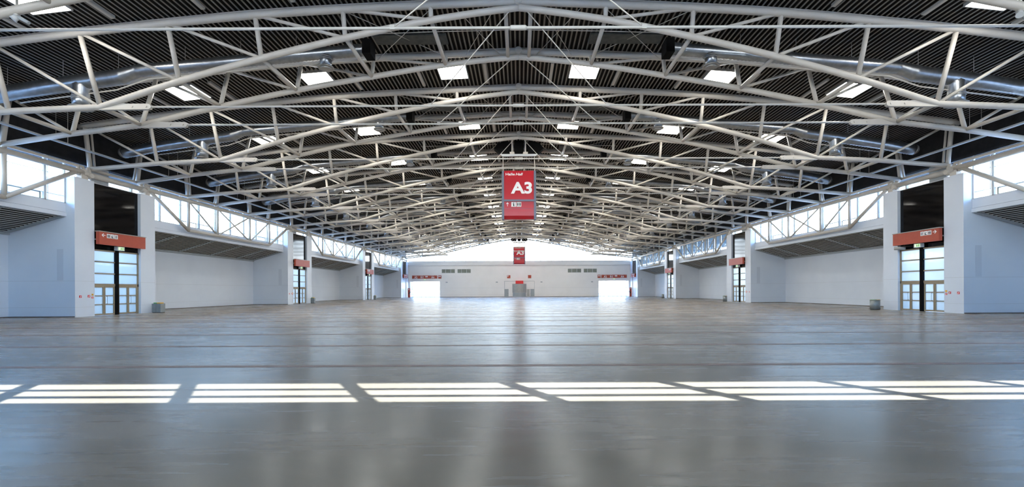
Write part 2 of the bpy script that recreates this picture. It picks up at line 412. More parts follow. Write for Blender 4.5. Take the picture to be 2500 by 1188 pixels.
# ---------------------------------------------------------------- high side windows, soffits
wid = 10
EAVES = []
for side, sname in ((-1, 'left'), (1, 'right')):
    bs = bays()
    for i in range(4):
        y0, y1 = Y(bs[i]+0.1017), Y(bs[i+1]-0.1017)
        w = struct(MB().box(*sorted((side*(XG+0.10), side*(XG+0.12))), y0, y1, ZG0, ZG1).obj('window_%d' % wid, M['glass'])); wid += 1
        fr = MB(); cs = MB()
        xa, xb = sorted((side*(XG+0.02), side*(XG+0.16)))
        for m in range(1, 12):
            y = Y(bs[i]+0.0707*m)
            if not (y0+0.2 < y < y1-0.2): continue
            fr.box(xa, xb, y-0.09, y+0.09, ZG0, ZG1)
            fr.box(xa+0.05, xb-0.05, y+0.22, y+0.25, ZG0, ZG1)
        for y in (y0+0.05, y1-0.05): fr.box(xa, xb, y-0.05, y+0.05, ZG0, ZG1)
        for z in (9.67, 11.28): fr.box(xa+0.05, xb-0.05, y0, y1, z-0.02, z+0.02)
        fr.box(xa, xb, y0, y1, ZG0, ZG0+0.06)
        fr.obj('window_frame', M['whiteframe'], w)
        for m in (3, 4, 8, 9):                       # opened bottom casements
            a, b = Y(bs[i]+0.0707*m)+0.3, Y(bs[i]+0.0707*(m+1))-0.15
            xi, xo = sorted((side*(XG+0.2), side*(XG+0.26)))
            cs.box(xi, xo, a, b, 9.62, 9.69); cs.box(xi, xo, a, b, 9.1, 9.16)
            cs.box(xi, xo, a, a+0.09, 9.16, 9.62); cs.box(xi, xo, b-0.09, b, 9.16, 9.62)
        cs.obj('casement', M['frame'], w)
        if side == 1 and i >= 2:
            bl = MB()
            for m in range(1, 11):
                a, b = max(y0, Y(bs[i]+0.0707*m)+0.06), min(y1, Y(bs[i]+0.0707*(m+1))-0.02)
                if b > a: bl.box(XG+0.30, XG+0.32, a, b, 9.55, ZG1)
            o = bl.obj('blind', M['blind'], w)
        # soffit deck, ribs run along the hall
        zin, zout = ZS0, 6.71
        sl = (zout-zin)/(XB-XG)
        d = MB(); x = 0; L = XB-XG
        pts = []
        while x < L:
            for dx, dz in ((0, 0), (0.15, 0), (0.18, 0.13), (0.30, 0.13)):
                xx = min(x+dx, L); pts.append((xx, zin+0.08+sl*xx+dz))
            x += 0.33
        for a, b in zip(pts, pts[1:]):
            d.quad((side*(XG+a[0]), y0, a[1]), (side*(XG+a[0]), y1, a[1]), (side*(XG+b[0]), y1, b[1]), (side*(XG+b[0]), y0, b[1]))
        sf = struct(shade_grooves(d.obj('ceiling_%s_%d' % (sname, i+1), M['soffit']), M['groove_shade']))
        bm = MB()
        for q in (bs[i]+0.2827-0.0707, bs[i]+0.2827+0.0707, bs[i]+0.5654-0.0707, bs[i]+0.5654+0.0707):
            y = Y(q)
            p = [(side*XG, zin-0.02), (side*(XB), zout-0.02), (side*XB, zout+0.12), (side*XG, zin+0.12)]
            bm.prism(p, 'y', y-0.10, y+0.10)
        p = [(side*XG, zin-0.04), (side*XB, zout-0.04), (side*XB, zout+0.16), (side*XG, zin+0.16)]
        bm.prism(p, 'y', y1-0.35, y1-0.1)
        bm.box(*sorted((side*(XB-0.15), side*XB)), y0, y1, zout-0.12, zout+0.1)
        bm.obj('soffit_beam', M['beam'], sf)
        # outside face of the low roof so that no light leaks in
        rf = MB().quad((side*XG, y0, zin+0.4), (side*XG, y1, zin+0.4), (side*(XB+0.3), y1, zout+0.4), (side*(XB+0.3), y0, zout+0.4))
        rf.obj('roof_sheet', M['soffit'], sf)

# ---------------------------------------------------------------- door bays
ORD = ['nearest', 'second', 'third', 'fourth', 'fifth', 'sixth', 'seventh', 'eighth', 'ninth', 'tenth', 'eleventh', 'twelfth']
def nth(i): return ORD[i] if i < len(ORD) else str(i+1)+'th'
ico_man = [(-.10,0),(-.10,.30),(-.16,.30),(-.16,.62),(.16,.62),(.16,.30),(.10,.30),(.10,0)]
def face_xform(side, ax, y, z, u, v, off):
    """u runs along the wall as the viewer reads it (left to right)"""
    return (side*(ax-off), y + (u if side < 0 else -u), z+v)
def wall_poly(mb, side, ax, y, z, poly, o0, o1):
    n = len(mb.v); k = len(poly)
    for off in (o0, o1): mb.v += [face_xform(side, ax, y, z, u, v, off) for u, v in poly]
    mb.f.append(tuple(n+i for i in range(k))); mb.f.append(tuple(n+k+i for i in range(k))[::-1])
    for i in range(k): j = (i+1) % k; mb.f.append((n+i, n+k+i, n+k+j, n+j))
def rect(u0, u1, v0, v1): return [(u0, v0), (u1, v0), (u1, v1), (u0, v1)]
ARROW_L = [(-.32,0),(-.02,.28),(.06,.22),(-.12,.05),(.32,.05),(.32,-.05),(-.12,-.05),(.06,-.22),(-.02,-.28)]
dn = 1
for side, sname in ((-1, 'left'), (1, 'right')):
    for i, c in enumerate(bays()):
        if i == 0: continue
        y0, y1 = Y(c-0.059), Y(c+0.059); yc = Y(c)
        XD = 35.78
        def sx(a, b): return sorted((side*a, side*b))
        # dark glazed panel over the door
        pn = MB().box(*sx(XD, XD+0.1), y0, y1, 5.62 if i < 4 else 6.0, 11.2).obj('window_%d' % wid, M['black_glass']); struct(pn); wid += 1
        st = MB().box(*sx(XD, XD+0.08), Y(c-0.017), y1, 11.2, ZG1).obj('window_%d' % wid, M['glass']); struct(st); wid += 1
        fr = MB(); fr.box(*sx(XD-0.06, XD+0.14), y1-0.75, y1-0.6, 11.2, 11.9); fr.box(*sx(XD-0.06, XD+0.14), y0, y1, 11.16, 11.22)
        fr.obj('window_frame', M['whiteframe'], st)
        MB().box(*sx(XD, XD+0.1), y0, Y(c-0.017), 11.2, ZG1).obj('panel', M['beam'], st)
        if i < 4:
            d = thing('door', 'x', 'door', (side*XD, yc, 0)); 
            del d['label']; del d['category']; d.name = 'door_%d' % dn; dn += 1; struct(d)
            base = Vector((side*XD, yc, 0))
            def P(mb, nm, m, par=d): return shift(mb, base).obj(nm, m, par)
            f = MB(); hw = (y1-y0)/2
            a, b = sx(XD-0.06, XD+0.08)
            f.box(a, b, y0, y0+0.12, 0, 5.62); f.box(a, b, y1-0.12, y1, 0, 5.62); f.box(a, b, y0, y1, 5.5, 5.62)
            f.box(a, b, y0, y1, 2.5, 2.72)
            for z in (3.59, 4.6): f.box(a, b, y0+0.1, y1-0.1, z-0.05, z+0.05)
            P(f, 'door_frame', M['frame'])
            f = MB().box(*sx(XD-0.16, XD+0.12), yc-0.14, yc+0.14, 0, 5.62)
            P(f, 'mullion', M['black'])
            for s2 in (-1, 1):
                cc = yc + s2*(hw*0.5+0.03)
                P(MB().box(*sx(XD+0.01, XD+0.03), min(yc+s2*0.17, yc+s2*(hw-.12)), max(yc+s2*0.17, yc+s2*(hw-.12)), 2.72, 5.5), 'transom_glass', M['frosted'])
                for s3 in (-1, 1):
                    l0 = cc if s3 > 0 else (yc+0.17 if s2 > 0 else yc-hw+0.12)
                    l1 = (yc+hw-0.12 if s2 > 0 else yc-0.17) if s3 > 0 else cc
                    lf = MB()
                    for aa, bb in ((l0+0.01, l0+0.11), (l1-0.11, l1-0.01)): lf.box(a, b, aa, bb, 0.02, 2.5)
                    for z0, z1 in ((0.02, 0.16), (0.90, 0.98), (1.65, 1.73), (2.4, 2.5)): lf.box(a, b, l0+0.11, l1-0.11, z0, z1)
                    leaf = P(lf, 'door_leaf', M['frame'])
                    P(MB().box(*sx(XD+0.01, XD+0.03), l0+0.1, l1-0.1, 0.1, 2.45), 'pane', M['frosted'], leaf)
                    hx = side*(XD-0.13); hy = (l1-0.22) if s3 < 0 else (l0+0.22)
                    P(MB().tube([(hx+side*0.08, hy, 1.0), (hx, hy, 1.0), (hx, hy, 1.62), (hx+side*0.08, hy, 1.62)], 0.02, 8), 'door_handle', M['greymetal'], leaf)
            cyl = MB().tube([(side*(XD-0.55), yc-1.7 if side < 0 else yc+1.75, 5.62), (side*(XD-0.55), yc-1.7 if side < 0 else yc+1.75, 5.86)], 0.42, 20) if (side > 0 and i == 1) else None
            if cyl:
                tag(cyl.obj('air_outlet', M['greymetal'], None, True), 'round grey metal drum under the terracotta banner beside the exit sign, right-hand wall', 'vent')
        # banner
        ax = 35.07
        wn_ = 'left' if side < 0 else 'right'
        z0, z1 = 6.02, 7.08
        # over the end bay the banner is fixed the same way
        t = thing('banner_sign', '%s terracotta banner sign over the %s door of the %s wall' % (['','long','smaller','small','last'][i], nth(i-1), wn_) if i < 4 else
                  'terracotta banner with white writing beside the far gable on the %s wall' % wn_, 'sign', (side*ax, yc, z0))
        base = Vector((side*ax, yc, z0))
        hw = (y1-y0)/2 + 0.02
        b = MB(); wall_poly(b, side, ax, yc, z0, rect(-hw, hw, 0, z1-z0), 0, -0.28)
        shift(b, base).obj('panel', M['rust'], t)
        b = MB(); wall_poly(b, side, ax, yc, z1, rect(-hw-0.04, hw+0.04, 0, 0.06), 0.05, -0.34)
        shift(b, base).obj('top_cap', M['greymetal'], t)
        b = MB()
        for q in (-hw+0.3, hw-0.4): wall_poly(b, side, ax, yc, z0+0.4, rect(q, q+0.1, 0, 0.1), -0.28, -(XD-ax)-0.02)
        shift(b, base).obj('bracket', M['beam'], t)
        wu = 1 if side < 0 else -1
        near = -1 if side < 0 else 1                     # near end in reading direction
        if i in (1, 3):
            ac = near*(hw-0.38)
            ar = [(ac+(p if side < 0 else -p)*0.55, q*0.55+0.78) for p, q in ARROW_L]
            b = MB(); wall_poly(b, side, ax, yc, z0, ar, 0.012, 0.001)
            shift(b, base).obj('arrow', M['white'], t)
            for k in range(3):
                pc = near*(hw-0.85-0.36*(k if side < 0 else k))
                b = MB(); wall_poly(b, side, ax, yc, z0, rect(pc-0.16, pc+0.16, 0.58, 0.94), 0.012, 0.001)
                pl = shift(b, base).obj('pictogram', M['white'], t)
                b = MB()
                if k == 0:
                    for s2 in (-0.07, 0.07):
                        wall_poly(b, side, ax, yc, z0, [(pc+s2+p*0.26, 0.62+q*0.34) for p, q in ico_man], 0.018, 0.012)
                        wall_poly(b, side, ax, yc, z0, rect(pc+s2-0.025, pc+s2+0.025, 0.845, 0.895), 0.018, 0.012)
                    wall_poly(b, side, ax, yc, z0, rect(pc-0.006, pc+0.006, 0.62, 0.9), 0.018, 0.012)
                elif k == 1:
                    wall_poly(b, side, ax, yc, z0, [(pc-0.1, 0.62), (pc+0.08, 0.62), (pc+0.1, 0.66), (pc-0.02, 0.70), (pc-0.02, 0.84), (pc-0.08, 0.84)], 0.018, 0.012)
                    wall_poly(b, side, ax, yc, z0, rect(pc+0.02, pc+0.12, 0.80, 0.83), 0.018, 0.012)
                else:
                    wall_poly(b, side, ax, yc, z0, rect(pc-0.09, pc-0.05, 0.63, 0.88), 0.018, 0.012)
                    wall_poly(b, side, ax, yc, z0, rect(pc+0.01, pc+0.05, 0.63, 0.88), 0.018, 0.012)
                    wall_poly(b, side, ax, yc, z0, rect(pc+0.05, pc+0.10, 0.78, 0.81), 0.018, 0.012)
                shift(b, base).obj('symbol', M['glyph'], pl)
        if i == 4:
            for k, (u0, u1, v0, v1) in enumerate(((-1.9, -1.5, .55, .95), (-1.2, -0.2, .6, .9), (0.1, 1.0, .6, .95), (1.4, 1.9, .55, .95), (-1.7, -0.9, .1, .4), (0.2, 1.5, .1, .42))):
                b = MB()
                q = u0
                while q < u1: wall_poly(b, side, ax, yc, z0, rect(q, min(q+0.2, u1), v0, v1), 0.012, 0.001); q += 0.32
                shift(b, base).obj('lettering', M['white'], t)
        # exit sign under the banner
        if i < 4:
            ez = 5.66
            e = thing('exit_sign', 'small green and white exit sign over the %s door of the %s wall' % (nth(i-1), wn_), 'exit sign', (side*35.3, yc, ez))
            base = Vector((side*35.3, yc, ez))
            b = MB(); wall_poly(b, side, 35.3, yc, ez, rect(-0.36, 0.36, 0, 0.34), 0, -0.30)
            shift(b, base).obj('housing', M['whiteframe'], e)
            b = MB(); wall_poly(b, side, 35.3, yc, ez, rect(-0.26, 0.26, 0.05, 0.30), 0.012, 0.001)
            fc = shift(b, base).obj('face', M['exit'], e)
            b = MB()
            wall_poly(b, side, 35.3, yc, ez, [(-.10,.07),(-.04,.15),(-.08,.22),(.0,.24),(.06,.18),(.02,.16),(.03,.12),(.10,.07),(.06,.06),(0,.11),(-.06,.06)], 0.018, 0.012)
            wall_poly(b, side, 35.3, yc, ez, rect(-.02, .03, .245, .285), 0.018, 0.012)
            wall_poly(b, side, 35.3, yc, ez, rect(.12, .2, .07, .27), 0.018, 0.012)
            shift(b, base).obj('running_figure', M['green'], fc)
            b = MB(); wall_poly(b, side, 35.3, yc, ez, rect(-0.05, 0.05, 0.1, 0.2), -0.30, -(XD-35.3)-0.01)
            shift(b, base).obj('arm', M['beam'], e)
        # little safety plates on the near pier
        if i in (1, 2):
            for q, dz, s, m_, lab in ((-0.0905, 1.55, 0.19, 'brightred', 'small red square fire sign'), (-0.0720, 1.57, 0.19, 'brightred', 'red hose sign'),
                                   (-0.0640, 1.72, 0.15, 'yellow', 'little yellow notice plate'), (-0.0640, 1.48, 0.15, 'brightred', 'red call-point plate')):
                b = MB(); yy = Y(c+q)
                wall_poly(b, side, W, yy, dz, rect(-s/2, s/2, 0, s), 0.02, 0.0)
                place = {('brightred', 0.19): 'farther from' if q < -0.08 else 'next to', ('yellow', 0.15): 'highest beside', ('brightred', 0.15): 'lowest beside'}[(m_, s)]
                base = Vector((side*W, yy, dz))
                o = shift(b, base).obj('safety_sign', M[m_]); o.location = base
                tag(o, '%s on the pier %s the %s %s door' % (lab, place, nth(i-1), wn_), 'sign')
                if m_ == 'brightred':
                    b = MB(); wall_poly(b, side, 0, 0, 0, [(-s*.3, s*.2), (s*.1, s*.2), (s*.3, s*.8), (-s*.1, s*.7)], 0.026, 0.02)
                    b.obj('symbol', M['white'], o)

# ---------------------------------------------------------------- roof trusses
def truss_proto(sgn):
    """sgn -1: the nearer arch of a pair, +1 the farther one. Origin on the pair's centre line at eaves height"""
    base = Vector((0, 0, Z(BOT[7])))
    t = thing('roof_truss', 'x', 'roof truss', base)
    def B(k, s): return Vector((s*XK[k], sgn*Y(SEP[k]), Z(BOT[k])))
    def T(k, s): return Vector((s*XK[k], sgn*Y(SEP[0]), Z(TOP[k])+RT))
    def P(mb, nm, m='steel', smooth=True): return shift(mb, base).obj(nm, M[m], t, smooth)
    pts = []
    for j in range(-42, 43):
        x = 36.2*j/42; pts.append((x, sgn*Y(SEP[0]), ztop(x)))
    P(MB().tube(pts, RT, 14), 'top_chord')
    P(MB().box(-36.0, 36.0, sgn*Y(SEP[0])-0.06, sgn*Y(SEP[0])+0.06, 0, 0.01) if False else rail(sgn), 'chord_rail', smooth=False)
    def bz(x):
        return Z(interp(BOT5, x)) if abs(x) <= XK[5] else Z(BOT[5]+(abs(x)-XK[5])/(XK[7]-XK[5])*(BOT[7]-BOT[5]) + 0.0023*math.sin(PI*(abs(x)-XK[5])/(XK[7]-XK[5])))
    def by(x):
        x = abs(x)
        for k in range(7):
            if x <= XK[k+1]+1e-6:
                f = (x-XK[k])/(XK[k+1]-XK[k]); return sgn*Y(SEP[k]+(SEP[k+1]-SEP[k])*f)
        return sgn*Y(SEP[7])
    xs = [XK[5]*j/20 for j in range(21)] + [XK[6], XK[7]]
    for s in (-1, 1):
        P(MB().tube([(s*x, by(x), bz(x)) for x in xs], RB, 14), 'bottom_chord')
        for k in range(1, 8):
            b_ = B(k, s); b_.z = bz(b_.x)
            P(MB().tube([b_, T(k, s)], 0.135 if k < 7 else 0.17, 12), 'post')
        for k in range(1, 7):
            b_ = B(k, s); b_.z = bz(b_.x)
            P(MB().tube([b_, T(k+1, s)], 0.095, 10), 'diagonal')
        # bracket of the tie rod
        j = B(5, s)
        pl = [(0.15, -0.05), (0.0, -0.19), (-2.95, -0.17)] + [(-2.95-0.17*math.sin(a), -0.17*math.cos(a)) for a in [PI*q/6 for q in range(1, 6)]] + [(-2.95, 0.17), (-1.7, 0.17), (-0.9, 0.24), (0, 0.1)]
        br = MB().prism([(j.x+s*p, j.z+q) for p, q in pl], 'y', j.y-0.09, j.y+0.09)
        brk = P(br, 'rod_bracket', smooth=False)
        bo = MB()
        for q in (-2.0, -2.85):
            bo.tube([(j.x+s*q, j.y-0.13, j.z), (j.x+s*q, j.y+0.13, j.z)], 0.06, 10)
        shift(bo, base).obj('bolt', M['steel'], brk)
        ex = j.x - s*3.1
        # stay from the crown to the rod
        P(MB().tube([(s*0.45, sgn*Y(SEP[0]*0.99), Z(0.457)), (s*0.1515*W, j.y, j.z)], 0.032, 8), 'stay')
        P(MB().box(*sorted((s*0.1515*W-0.1, s*0.1515*W+0.1)), j.y-0.05, j.y+0.05, j.z-0.07, j.z+0.12), 'stay_clamp', smooth=False)
        P(MB().tube([(s*35.7, sgn*Y(SEP[7]-0.011), Z(BOT[7])), (s*35.6, sgn*Y(SEP[7]+0.001), Z(TOP[7])+RT)], 0.085, 10), 'stay_post')
        # crown strut and cross struts to the partner arch belong to the nearer arch
        if sgn < 0:
            P(MB().tube([(s*0.73, sgn*Y(SEP[0]), Z(0.4600)), (s*0.73, -sgn*Y(SEP[0]), Z(0.4600))], 0.125, 12), 'cross_strut')
            for k in range(1, 8):
                b_ = B(k, s); zz = bz(b_.x)
                P(MB().tube([(b_.x, b_.y, zz), (b_.x, -b_.y, zz)], 0.13, 12), 'cross_strut')
            P(MB().tube([(s*0.105*W, sgn*Y(SEP[0]), Z(0.4585)+0.15), (s*0.035*W, -sgn*Y(SEP[0]), Z(0.4600)+0.15)], 0.022, 6), 'brace_rod')
            P(MB().tube([(s*0.035*W, sgn*Y(SEP[0]), Z(0.4600)+0.15), (s*0.105*W, -sgn*Y(SEP[0]), Z(0.4585)+0.15)], 0.022, 6), 'brace_rod')
            P(MB().tube([(s*0.14*W, sgn*Y(SEP[0]), Z(0.4570)+0.15), (s*0.28*W, -sgn*Y(SEP[0]), Z(0.4500)+0.15)], 0.022, 6), 'brace_rod')
            P(MB().tube([(s*0.28*W, sgn*Y(SEP[0]), Z(0.4500)+0.15), (s*0.14*W, -sgn*Y(SEP[0]), Z(0.4570)+0.15)], 0.022, 6), 'brace_rod')
    j = B(5, 1)
    P(MB().tube([(-j.x+3.1, j.y, j.z), (j.x-3.1, j.y, j.z)], 0.06, 10), 'tie_rod')
    P(MB().tube([(-0.36, j.y, j.z), (-0.30, j.y, j.z), (0.30, j.y, j.z), (0.36, j.y, j.z)], [0.07, 0.105, 0.105, 0.07], 14), 'turnbuckle')
    P(MB().tube([(0, sgn*Y(SEP[0])-0.32, ztop(0)-0.02), (0, sgn*Y(SEP[0])+0.32, ztop(0)-0.02)], 0.24, 20), 'crown_pin')
    return t
BOT5 = BOT[:6] + [2*BOT[5]-BOT[4], 2*BOT[5]-BOT[4]-0.04]
def rail(sgn):
    mb = MB(); y = sgn*Y(SEP[0]); N = 60
    for j in range(N):
        xa, xb = -36+72*j/N, -36+72*(j+1)/N
        za, zb = zdeck(xa), zdeck(xb)
        n = len(mb.v)
        mb.v += [(xa, y-0.09, za-0.07), (xa, y+0.09, za-0.07), (xa, y+0.09, za+0.01), (xa, y-0.09, za+0.01),
                 (xb, y-0.09, zb-0.07), (xb, y+0.09, zb-0.07), (xb, y+0.09, zb+0.01), (xb, y-0.09, zb+0.01)]
        for a in range(4): b = (a+1) % 4; mb.f.append((n+a, n+b, n+4+b, n+4+a))
    return mb
near_t = truss_proto(-1); far_t = truss_proto(1)
PAIRS = [C0 - 0.003 - 2*PAIR + PAIR*i for i in range(12)]
for i, c in enumerate(PAIRS):
    for pr, wd in ((near_t, 'nearer'), (far_t, 'farther')):
        o = pr if i == 0 else copy_tree(pr)
        o.location.y = Y(c)
        if i == 0: lab = 'white tubular roof truss overhead at the top edge, %s arch of the nearest pair' % wd
        elif i == 11: lab = 'white tubular roof truss beside the far glazed gable, %s arch of the last pair' % wd
        else: lab = 'white tubular arched roof truss, %s arch of the %s pair from the camera' % (wd, nth(i))
        tag(o, lab, 'roof truss', 'arched roof trusses')

# ---------------------------------------------------------------- eaves girders in front of the high windows
XE = 35.7
def girder(side, i, c):
    cn = c+BAY; base = Vector((side*XE, Y(c+BAY/2), 8.6))
    wn_ = 'left' if side < 0 else 'right'
    lab = 'white lattice girder before the high windows, %s bay of the %s wall' % (nth(i), wn_)
    t = thing('window_girder', lab, 'girder', base, 'lattice girders along the side windows')
    def P(mb, nm, m='steel'): return shift(mb, base).obj(nm, M[m], t, True)
    x = side*XE; zu, zl = 11.81, 8.63
    y0, y1 = Y(c+0.08), Y(cn-0.08)
    P(MB().tube([(x, y0, zu), (x, y1, zu)], 0.21, 14), 'upper_chord')
    P(MB().tube([(x, y0-0.2, zu+0.15), (x, y0, 12.25), (x, y1, 12.25), (x, y1+0.2, zu+0.15)], 0.13, 10), 'rail_tube')
    ps = [Y(c+PAIR-0.0595), Y(c+PAIR+0.0595), Y(c+2*PAIR-0.0595), Y(c+2*PAIR+0.0595)]
    P(MB().tube([(x, ps[0], zl), (x, ps[3], zl)], 0.17, 12), 'lower_chord')
    P(MB().tube([(x, y0+0.6, zu-0.15), (x, ps[0], zl)], 0.17, 12), 'end_diagonal')
    P(MB().tube([(x, y1-0.6, zu-0.15), (x, ps[3], zl)], 0.17, 12), 'end_diagonal')
    for y in ps: P(MB().tube([(x, y, zl), (x, y, 12.3)], 0.145, 12), 'post')
    for a, b in ((0, 1), (1, 2)): P(MB().tube([(x, ps[a], zu), (x, ps[b], zl)], 0.09, 8), 'brace')
    for a, b in ((2, 1), (3, 2)): P(MB().tube([(x, ps[a], zu), (x, ps[b], zl)], 0.09, 8), 'brace')
    return t
for side in (-1, 1):
    bs = bays()
    for i in range(4):
        girder(side, i, bs[i])
    for i, c in enumerate(bs[1:]):
        wn_ = 'left' if side < 0 else 'right'
        base = Vector((side*XE, Y(c), 11.25))
        t = thing('eaves_beam', 'white round eaves beam on two piers above the %s door bay, %s wall' % (nth(i) if i < 3 else 'end', wn_), 'beam', base, 'eaves beams over the door bays')
        def P(mb, nm, sm=True): return shift(mb, base).obj(nm, M['steel'], t, sm)
        P(MB().tube([(side*XE, Y(c-0.08), 11.72), (side*XE, Y(c+0.08), 11.72)], 0.23, 14), 'beam_tube')
        for q in (-0.08, 0.08):
            y = Y(c+q); s2 = 1 if q > 0 else -1
            h = MB()
            h.box(side*XE-0.22, side*XE+0.22, y-0.28, y+0.28, 11.25, 11.5)
            h.box(side*XE-0.16, side*XE+0.16, y-0.22, y+0.22, 11.5, 12.05)
            P(h, 'head_block', False)
            P(MB().tube([(side*XE, y-s2*0.55, 11.35), (side*XE, y-s2*0.55, 12.30)], 0.17, 12), 'bearing')
            P(MB().tube([(side*(XE-0.35), y-s2*0.5, 11.62), (side*(XE+0.2), y-s2*0.5, 11.62)], 0.19, 14), 'bearing_pin')
            P(MB().tube([(side*XE, y+s2*0.35, 11.5), (side*XE, y+s2*0.35, 12.32)], 0.13, 12), 'bearing')

# ---------------------------------------------------------------- ventilation ducts
def duct_proto(side):
    base = Vector((side*0.276*W, 0, Z(0.4337)))
    t = thing('ventilation_duct', 'x', 'duct', base)
    path = [(0.276, .4345), (0.42, .4225), (0.55, .4105), (0.685, .3985), (0.715, .388), (0.80, .377), (0.90, .3625), (0.985, .3460)]
    def zz(x):
        for (a, ha), (b, hb) in zip(path, path[1:]):
            if x <= b: return ha + (hb-ha)*(x-a)/(b-a)
        return path[-1][1]
    pts = []; rs = []; x = 0.276; k = 0
    while x <= 0.985:
        r = 0.36 if x < 0.69 else (0.36+ (x-0.69)/0.02*0.09 if x < 0.71 else 0.45)
        bend = 0.683 < x < 0.713
        pts.append((side*x*W, 0, Z(zz(x)))); rs.append(r + (0 if bend else (0.025 if k % 2 else -0.015))); k += 1
        x += 0.0035
    d = MB().tube(pts, rs, 18)
    shift(d, base).obj('spiral_pipe', M['duct'], t, True)
    e = Vector(pts[-1]); dirx = Vector((side, 0, -0.35)).normalized()
    cp = MB().tube([e, e+dirx*0.15, e+dirx*0.32, e+dirx*0.40], [0.46, 0.43, 0.28, 0.05], 18)
    shift(cp, base).obj('end_cap', M['greymetal'], t, True)
    bx_ = MB().box(*sorted((side*0.262*W, side*0.277*W)), -0.5, 0.5, Z(0.4337)-0.42, Z(0.4337)+0.48)
    shift(bx_, base).obj('connection_box', M['black'], t)
    for q, r, zf in ((0.3466, 0.38, .4025), (0.788, 0.47, .332)):
        X = side*q*W; zt = Z(zz(q)); y = 0.1
        dp = MB().tube([(X-side*0.25, y, zt), (X, y-0.10, zt-0.35), (X, y-0.10, Z(zf)+0.5), (X, y-0.10, Z(zf))], r*0.95, 20)
        o = shift(dp, base).obj('drop_pipe', M['duct'], t, True)
        fl = MB().tube([(X, y-0.10, Z(zf)+0.03), (X, y-0.10, Z(zf)-0.03)], r*1.32, 24)
        fl.tube([(X, y-0.10, Z(zf)-0.03), (X, y-0.10, Z(zf)-0.12)], r*0.9, 24)
        shift(fl, base).obj('diffuser_ring', M['greymetal'], o, True)
        fl = MB()
        for dz in (0.5, 0.62): fl.tube([(X, y-0.10, Z(zf)+dz), (X, y-0.10, Z(zf)+dz+0.05)], r*1.04, 20)
        shift(fl, base).obj('collar', M['greymetal'], o, True)
    rl = MB()
    rp = [(0.276, -0.55), (0.68, -0.55), (0.70, -0.65), (0.90, -0.65)]
    rl.tube([(side*a*W, 0.1, Z(zz(a))+b) for a, b in [(0.276, -0.55), (0.42, -0.55), (0.55, -0.55), (0.67, -0.55), (0.725, -0.75), (0.90, -0.70)]], 0.045, 8)
    shift(rl, base).obj('support_rail', M['steel'], t, True)
    for q in (0.30, 0.40, 0.50, 0.60, 0.72, 0.82, 0.92):
        shift(MB().tube([(side*q*W, 0, Z(zz(q))), (side*q*W, 0, zdeck(q*W)+0.05)], 0.015, 6), base).obj('hanger', M['greymetal'], t)
    return t
for side in (-1, 1):
    pr = duct_proto(side)
    wn_ = 'left' if side < 0 else 'right'
    for i, c in enumerate(PAIRS[1:]):
        o = pr if i == 0 else copy_tree(pr)
        o.location.y = Y(c)
        tag(o, 'silver spiral air duct with two drop outlets, %s one from the camera on the %s' % (nth(i), wn_), 'duct', 'spiral ducts inside the roof trusses')

# dark air units and thin pipes across the ridge
for i, c in enumerate(PAIRS[1:7]):
    for side in (-1, 1):
        wn_ = 'left' if side < 0 else 'right'
        b = MB(); x0, x1 = side*0.13*W, side*0.262*W
        b.box(min(x0, x1), max(x0, x1), -0.55, 0.55, -0.08, 0.08)
        zc = Z(0.4600)
        o = b.obj('air_unit', M['airunit']); o.location = (0, Y(c)+0.4, zc)
        for q in (0.17, 0.25): MB().tube([(side*q*W, 0, 0.05), (side*q*W, 0, zdeck(q*W)-zc+0.05)], 0.02, 6).obj('hanger', M['greymetal'], o)
        tag(o, 'flat dark air unit under the ridge beside the %s duct, %s of centre' % (nth(i), wn_), 'air unit', 'dark air units by the ridge')
    p = MB().tube([(-0.31*W, 0, -0.28), (-0.15*W, 0, -0.10), (0, 0, 0), (0.15*W, 0, -0.10), (0.31*W, 0, -0.28)], 0.03, 8)
    o = p.obj('ridge_pipe', M['steel'], None, True); o.location = (0, Y(c)-0.35, Z(0.4637))
    for q in (-0.15, 0.15): MB().tube([(q*W, 0, -0.1), (q*W, 0, zdeck(q*W)-Z(0.4637)+0.05)], 0.012, 6).obj('hanger', M['greymetal'], o)
    tag(o, 'thin pale pipe crossing under the ridge inside the %s truss pair' % nth(i+1), 'pipe', 'pipes across the ridge')

# ---------------------------------------------------------------- skylights and channels on the deck
SKX = [(-0.71, 'outermost left'), (-0.43, 'middle left'), (-0.141, 'inner left'), (0.141, 'inner right'), (0.43, 'middle right'), (0.71, 'outermost right')]
def slope(x): return math.atan2(zdeck(x+0.5)-zdeck(x-0.5), 1.0)
sk0 = None
ROWS = [c+PAIR/2 for c in PAIRS[:-1]]
for r, q in enumerate(ROWS):
    for xq, nm in SKX:
        if r == 0 and abs(xq) < 0.6: continue
        X = xq*W
        if sk0 is None:
            sk0 = MB().box(-1.04, 1.04, -1.08, 1.08, -0.03, 0.06).obj('skylight', M['skylight'])
            fr = MB()
            for a in (-1, 1):
                fr.box(min(a*1.04, a*1.10), max(a*1.04, a*1.10), -1.14, 1.14, -0.05, 0.22); fr.box(-1.10, 1.10, min(a*1.08, a*1.14), max(a*1.08, a*1.14), -0.05, 0.22)
            fr.obj('kerb', M['batten'], sk0); o = sk0
        else: o = copy_tree(sk0)
        o.location = (X, Y(q), zdeck(X)-0.08); o.rotation_euler = (0, -slope(X), 0)
        tag(o, 'bright square skylight, %s of the %s row from the camera' % (nm, nth(r)), 'skylight', 'skylights in the roof deck')
ch0 = None
